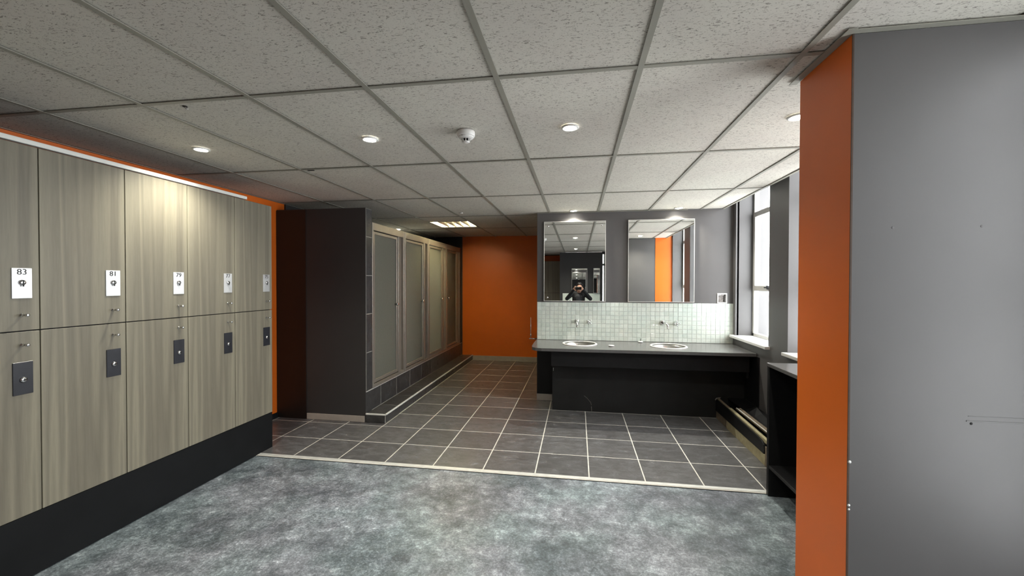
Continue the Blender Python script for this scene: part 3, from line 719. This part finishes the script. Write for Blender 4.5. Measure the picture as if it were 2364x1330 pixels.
# fluorescent louvre panel
lp_ = tag(empty('louvre_light', (-1.848, 6.08, ZC)), 'square fluorescent louvre light in the corridor ceiling', 'ceiling light')
a0, a1, b0, b1 = PANEL[0]+.014, PANEL[1]-.014, PANEL[2]+.014, PANEL[3]-.014
boxes('housing', [(a0, a1, b0, b1, ZC+.085, ZC+.09), (a0, a0+.004, b0, b1, ZC+.004, ZC+.085), (a1-.004, a1, b0, b1, ZC+.004, ZC+.085), (a0, a1, b0, b0+.004, ZC+.004, ZC+.085), (a0, a1, b1-.004, b1, ZC+.004, ZC+.085)], M['plastic'], lp_)
for k in range(4):
    yk = b0+.07+k*.144
    tube('fluorescent_tube', [(a0+.01, yk, ZC+.065), (a1-.01, yk, ZC+.065)], .013, M['tubeglow'], lp_, 10)
for k in range(1, 5):                                # V-shaped reflector fins
    xk = a0 + (a1-a0)*k/5
    bm = bmesh.new()
    pts = [(xk-.002, ZC+.002), (xk+.002, ZC+.002), (xk+.024, ZC+.048), (xk-.024, ZC+.048)]
    f0 = [bm.verts.new((x, b0+.004, z)) for x, z in pts]; f1 = [bm.verts.new((x, b1-.004, z)) for x, z in pts]
    for q in range(4): bm.faces.new((f0[q], f0[(q+1)%4], f1[(q+1)%4], f1[q]))
    bm.faces.new(f0); bm.faces.new(f1)
    link('louvre_fin', to_mesh(bm, 'louvre_fin'), M['steel'], lp_)
for k in (1, 3):
    yk = b0 + (b1-b0)*k/4
    box('louvre_blade', a0+.004, a1-.004, yk-.0025, yk+.0025, ZC+.030, ZC+.048, M['steel'], lp_)
# smoke detector
sd = tag(empty('smoke_detector', (-.647, 2.361, ZC)), 'white round smoke detector on the ceiling between two downlights', 'smoke detector')
sx, sy = -.647, 2.361
lathe('base', [(.050, .004), (.052, -.006), (.052, -.022), (.047, -.028)], (sx, sy, ZC), M['plastic'], sd, seg=32)
lathe('cover', [(.047, -.026), (.042, -.036), (.026, -.040)], (sx, sy, ZC), M['plastic'], sd, seg=32)
lathe('sensor_core', [(.018, -.038), (.018, -.056)], (sx, sy, ZC), M['holeblk'], sd, seg=20)
lathe('sensor_cap', [(.021, -.055), (.022, -.058), (.014, -.062), (.003, -.063)], (sx, sy, ZC), M['plastic'], sd, seg=24)
for k in range(8):
    a = 2*PI*k/8+.2
    tube('cage_bar', [(sx+.025*math.cos(a), sy+.025*math.sin(a), ZC-.039), (sx+.0205*math.cos(a), sy+.0205*math.sin(a), ZC-.057)], .0022, M['plastic'], sd, 6)
lathe('indicator', [(.003, 0), (.003, -.002)], (sx-.012, sy-.043, ZC-.031), M['holeblk'], sd, seg=8)
lathe('detector_head', [(.02, .004), (.02, -.004), (.012, -.008)], (-1.45, 5.08, ZC), M['plastic'], None, seg=16)
tag(bpy.data.objects['detector_head'], 'tiny white ceiling button beyond the louvre grid line', 'sensor')

# ------------------------------------------------------------------ rear wash wall seen in the left mirror
def mirror_rear(x0, x1, z0, z1, label): mirror(x0, x1, z0, z1, -.972, .020, label, [], facing=-1)
mirror_rear(-.155, .262, 1.26, 1.925, 'mirror on the rear wall behind the photographer'); mirror_rear(.425, .592, 1.26, 1.93, 'narrow mirror on the rear wall near the bright window')
tag(box('splashback', -.40, .60, -.999, -.992, .776, 1.25, M['mosaic']), 'pale splashback on the rear wall seen in the left mirror', 'splashback')
tag(box('worktop', -.44, .62, -.992, -.72, .742, .774, M['worktop'], bev=.002), 'dark worktop on the rear wall behind the photographer', 'worktop')

# ------------------------------------------------------------------ the photographer (seen in the left mirror)
def bm_capsule(bm, p0, p1, r0, r1, seg=14, flat=(1, 1)):
    p0, p1 = Vector(p0), Vector(p1); d = (p1-p0); L = d.length; d = d.normalized() if L > 1e-6 else Vector((0, 0, 1))
    u = d.cross(Vector((0, 1, 0)) if abs(d.y) < .9 else Vector((1, 0, 0))).normalized(); w = d.cross(u)
    rings = []
    for k in range(1, 5): a = PI/2*(1-k/4); rings.append((p0 - d*r0*math.sin(a), r0*math.cos(a)))
    for k in range(0, 4): a = PI/2*k/4; rings.append((p1 + d*r1*math.sin(a), r1*math.cos(a)))
    vr = [[bm.verts.new(c + q*(flat[0]*u*math.cos(2*PI*k/seg) + flat[1]*w*math.sin(2*PI*k/seg))) for k in range(seg)] for c, q in rings]
    for a, b in zip(vr, vr[1:]):
        for k in range(seg): bm.faces.new((a[k], a[(k+1)%seg], b[(k+1)%seg], b[k]))
    bm.faces.new(vr[0]); bm.faces.new(vr[-1])
def bm_ell(bm, c, rx, ry, rz, seg=18):
    vr = []
    for i in range(1, 10):
        a = PI*i/10-PI/2
        vr.append([bm.verts.new((c[0]+rx*math.cos(a)*math.cos(2*PI*k/seg), c[1]+ry*math.cos(a)*math.sin(2*PI*k/seg), c[2]+rz*math.sin(a))) for k in range(seg)])
    for a, b in zip(vr, vr[1:]):
        for k in range(seg): bm.faces.new((a[k], a[(k+1)%seg], b[(k+1)%seg], b[k]))
    bm.faces.new(vr[0]); bm.faces.new(vr[-1])
def remeshed(name, bm, voxel, smooth, mat, parent):
    o = link(name, to_mesh(bm, name), mat)
    m1 = o.modifiers.new('r', 'REMESH'); m1.mode = 'VOXEL'; m1.voxel_size = voxel; m1.use_smooth_shade = True
    if smooth: m2 = o.modifiers.new('s', 'SMOOTH'); m2.iterations = smooth; m2.factor = .5
    dg = bpy.context.evaluated_depsgraph_get(); me = bpy.data.meshes.new_from_object(o.evaluated_get(dg))
    bpy.data.objects.remove(o); me.materials.clear()
    for p in me.polygons: p.use_smooth = True
    return link(name, me, mat, parent)
PXc, PYc = .03, -.42
pr = tag(empty('person', (PXc, PYc, 0)), 'person in black top photographing with a phone, reflected in the left mirror', 'person')
HX, HY, HZ = .055, -.36, 1.405
hands = {-1: Vector((-.062, -.062, 1.392)), 1: Vector((.104, -.062, 1.392))}
sh = {s: Vector((PXc+s*.165, PYc, 1.245)) for s in (-1, 1)}
el = {-1: Vector((-.265, -.30, 1.125)), 1: Vector((.325, -.30, 1.125))}
hip = {s: Vector((PXc+s*.088, PYc, .83)) for s in (-1, 1)}; kn = {s: Vector((PXc+s*.10, PYc+.03, .45)) for s in (-1, 1)}; an = {s: Vector((PXc+s*.11, PYc-.01, .08)) for s in (-1, 1)}
bm = bmesh.new()
bm_ell(bm, (HX, HY, HZ+.02), .072, .092, .105); bm_ell(bm, (HX, HY+.025, HZ-.045), .052, .062, .068)
bm_capsule(bm, (HX, HY+.085, HZ+.012), (HX, HY+.102, HZ-.018), .009, .014); bm_ell(bm, (HX, HY+.078, HZ-.052), .022, .012, .008)
for s in (-1, 1): bm_ell(bm, (HX+s*.073, HY-.005, HZ), .010, .018, .028); bm_ell(bm, (HX+s*.030, HY+.076, HZ+.012), .013, .010, .007)
bm_capsule(bm, (HX-.005, HY-.005, HZ-.06), (PXc+.005, PYc, 1.27), .050, .056)
bm_capsule(bm, (PXc, PYc, 1.20), (PXc, PYc, .92), .115, .105, flat=(1.15, .72)); bm_capsule(bm, sh[-1], sh[1], .05, .05)
for s in (-1, 1):
    bm_capsule(bm, sh[s], el[s], .043, .035); wr = hands[s] + Vector((s*.035, -.055, -.035)); bm_capsule(bm, el[s], wr, .035, .024)
    bm_capsule(bm, wr, hands[s]+Vector((s*.012, -.018, -.005)), .024, .030, flat=(1, .75))
    for k in range(4):                              # two fingers over the top edge of the phone, two under it
        top = k < 2; ln = (.040, .028, .034, .024)[k]; zz_ = 1.437 if top else 1.347
        b0_ = hands[s] + Vector((s*.016, -.014, (.020, .010, -.006, -.016)[k])); b1_ = Vector((hands[s].x + s*(.004 if k % 2 else -.002), -.030+.006*(k % 2), zz_+(.006 if top else -.006)))
        b2_ = Vector((hands[s].x - s*ln, -.019 - .004*(k % 2), zz_))
        bm_capsule(bm, b0_, b1_, .0090, .0082, 8); bm_capsule(bm, b1_, b2_, .0082, .0068, 8)
    bm_capsule(bm, hands[s]+Vector((s*.010, -.02, -.03)), hands[s]+Vector((-s*.012, .004, -.040)), .0105, .0095, 8); bm_capsule(bm, hands[s]+Vector((-s*.012, .004, -.040)), hands[s]+Vector((-s*.030, -.004, -.030)), .0095, .008, 8)
    bm_capsule(bm, hip[s], kn[s], .072, .050); bm_capsule(bm, kn[s], an[s], .050, .034); bm_capsule(bm, an[s], an[s]+Vector((0, .13, -.045)), .034, .028)
remeshed('body', bm, .0055, 2, M['skin'], pr)
bm = bmesh.new()
bm_capsule(bm, (PXc, PYc, 1.175), (PXc, PYc, .86), .135, .130, flat=(1.22, .80)); bm_capsule(bm, sh[-1]+Vector((.02, 0, .01)), sh[1]+Vector((-.02, 0, .01)), .062, .062); bm_capsule(bm, (PXc, PYc, 1.22), (PXc+.01, PYc+.005, 1.285), .075, .056)
for s in (-1, 1):
    wr = hands[s] + Vector((s*.035, -.055, -.035)); bm_capsule(bm, sh[s], el[s], .060, .050); bm_capsule(bm, el[s], wr, .050, .034)
remeshed('jacket', bm, .009, 3, M['cloth'], pr)
bm = bmesh.new(); bm_capsule(bm, (PXc-.0, PYc+.078, 1.165), (PXc, PYc+.082, .98), .085, .040, flat=(1.2, .55)); remeshed('chest_panel', bm, .008, 2, M['clothgrey'], pr)
bm = bmesh.new()
bm_capsule(bm, (PXc-.06, PYc, .86), (PXc+.06, PYc, .86), .115, .115, flat=(1, 1))
for s in (-1, 1): bm_capsule(bm, hip[s], kn[s], .090, .066); bm_capsule(bm, kn[s], an[s]+Vector((0, 0, .03)), .066, .056)
remeshed('trousers', bm, .010, 3, M['denim'], pr)
for s in (-1, 1):
    bm = bmesh.new(); bm_capsule(bm, (PXc+s*.11, PYc-.03, .043), (PXc+s*.118, PYc+.15, .038), .043, .036, flat=(1, 1)); bm_box(bm, PXc+s*.113-.04, PXc+s*.113+.04, PYc-.065, PYc+.18, .0, .022)
    remeshed('shoe', bm, .007, 2, M['cloth'], pr)
bm = bmesh.new()
bm_ell(bm, (HX, HY-.018, HZ+.045), .086, .094, .090); bm_ell(bm, (HX+.0, HY+.045, HZ+.098), .066, .045, .030)
for k in range(46):
    a = random.uniform(0, 2*PI); rr_ = random.uniform(.0, .072); c = Vector((HX+rr_*math.cos(a), HY-.012+rr_*math.sin(a), HZ+.122-rr_*rr_*7.5))
    bm_capsule(bm, c, c+Vector((random.uniform(-.016, .016), random.uniform(-.008, .018), .014)), .013, .008, 8)
for s in (-1, 1): bm_capsule(bm, (HX+s*.072, HY-.01, HZ+.05), (HX+s*.074, HY-.02, HZ-.01), .022, .012, 8)
remeshed('hair', bm, .006, 1, M['hair'], pr)
for s in (-1, 1): lathe('eye', [(.002, .004), (.008, .002), (.009, -.002)], (HX+s*.030, HY+.086, HZ+.012), M['ink'], pr, axis='Y', seg=10)
ph = tag(empty('phone', (.022, -.015, 1.355)), 'black phone held level in both hands, seen in the left mirror', 'phone')
box('phone_body', -.055, .100, -.0205, -.012, 1.355, 1.429, M['phone'], ph, bev=.002)
lathe('camera_lens', [(.008, -.001), (.008, .0008), (.006, .001)], (.03, -.0115, 1.415), M['chrome'], ph, axis='Y', seg=16)
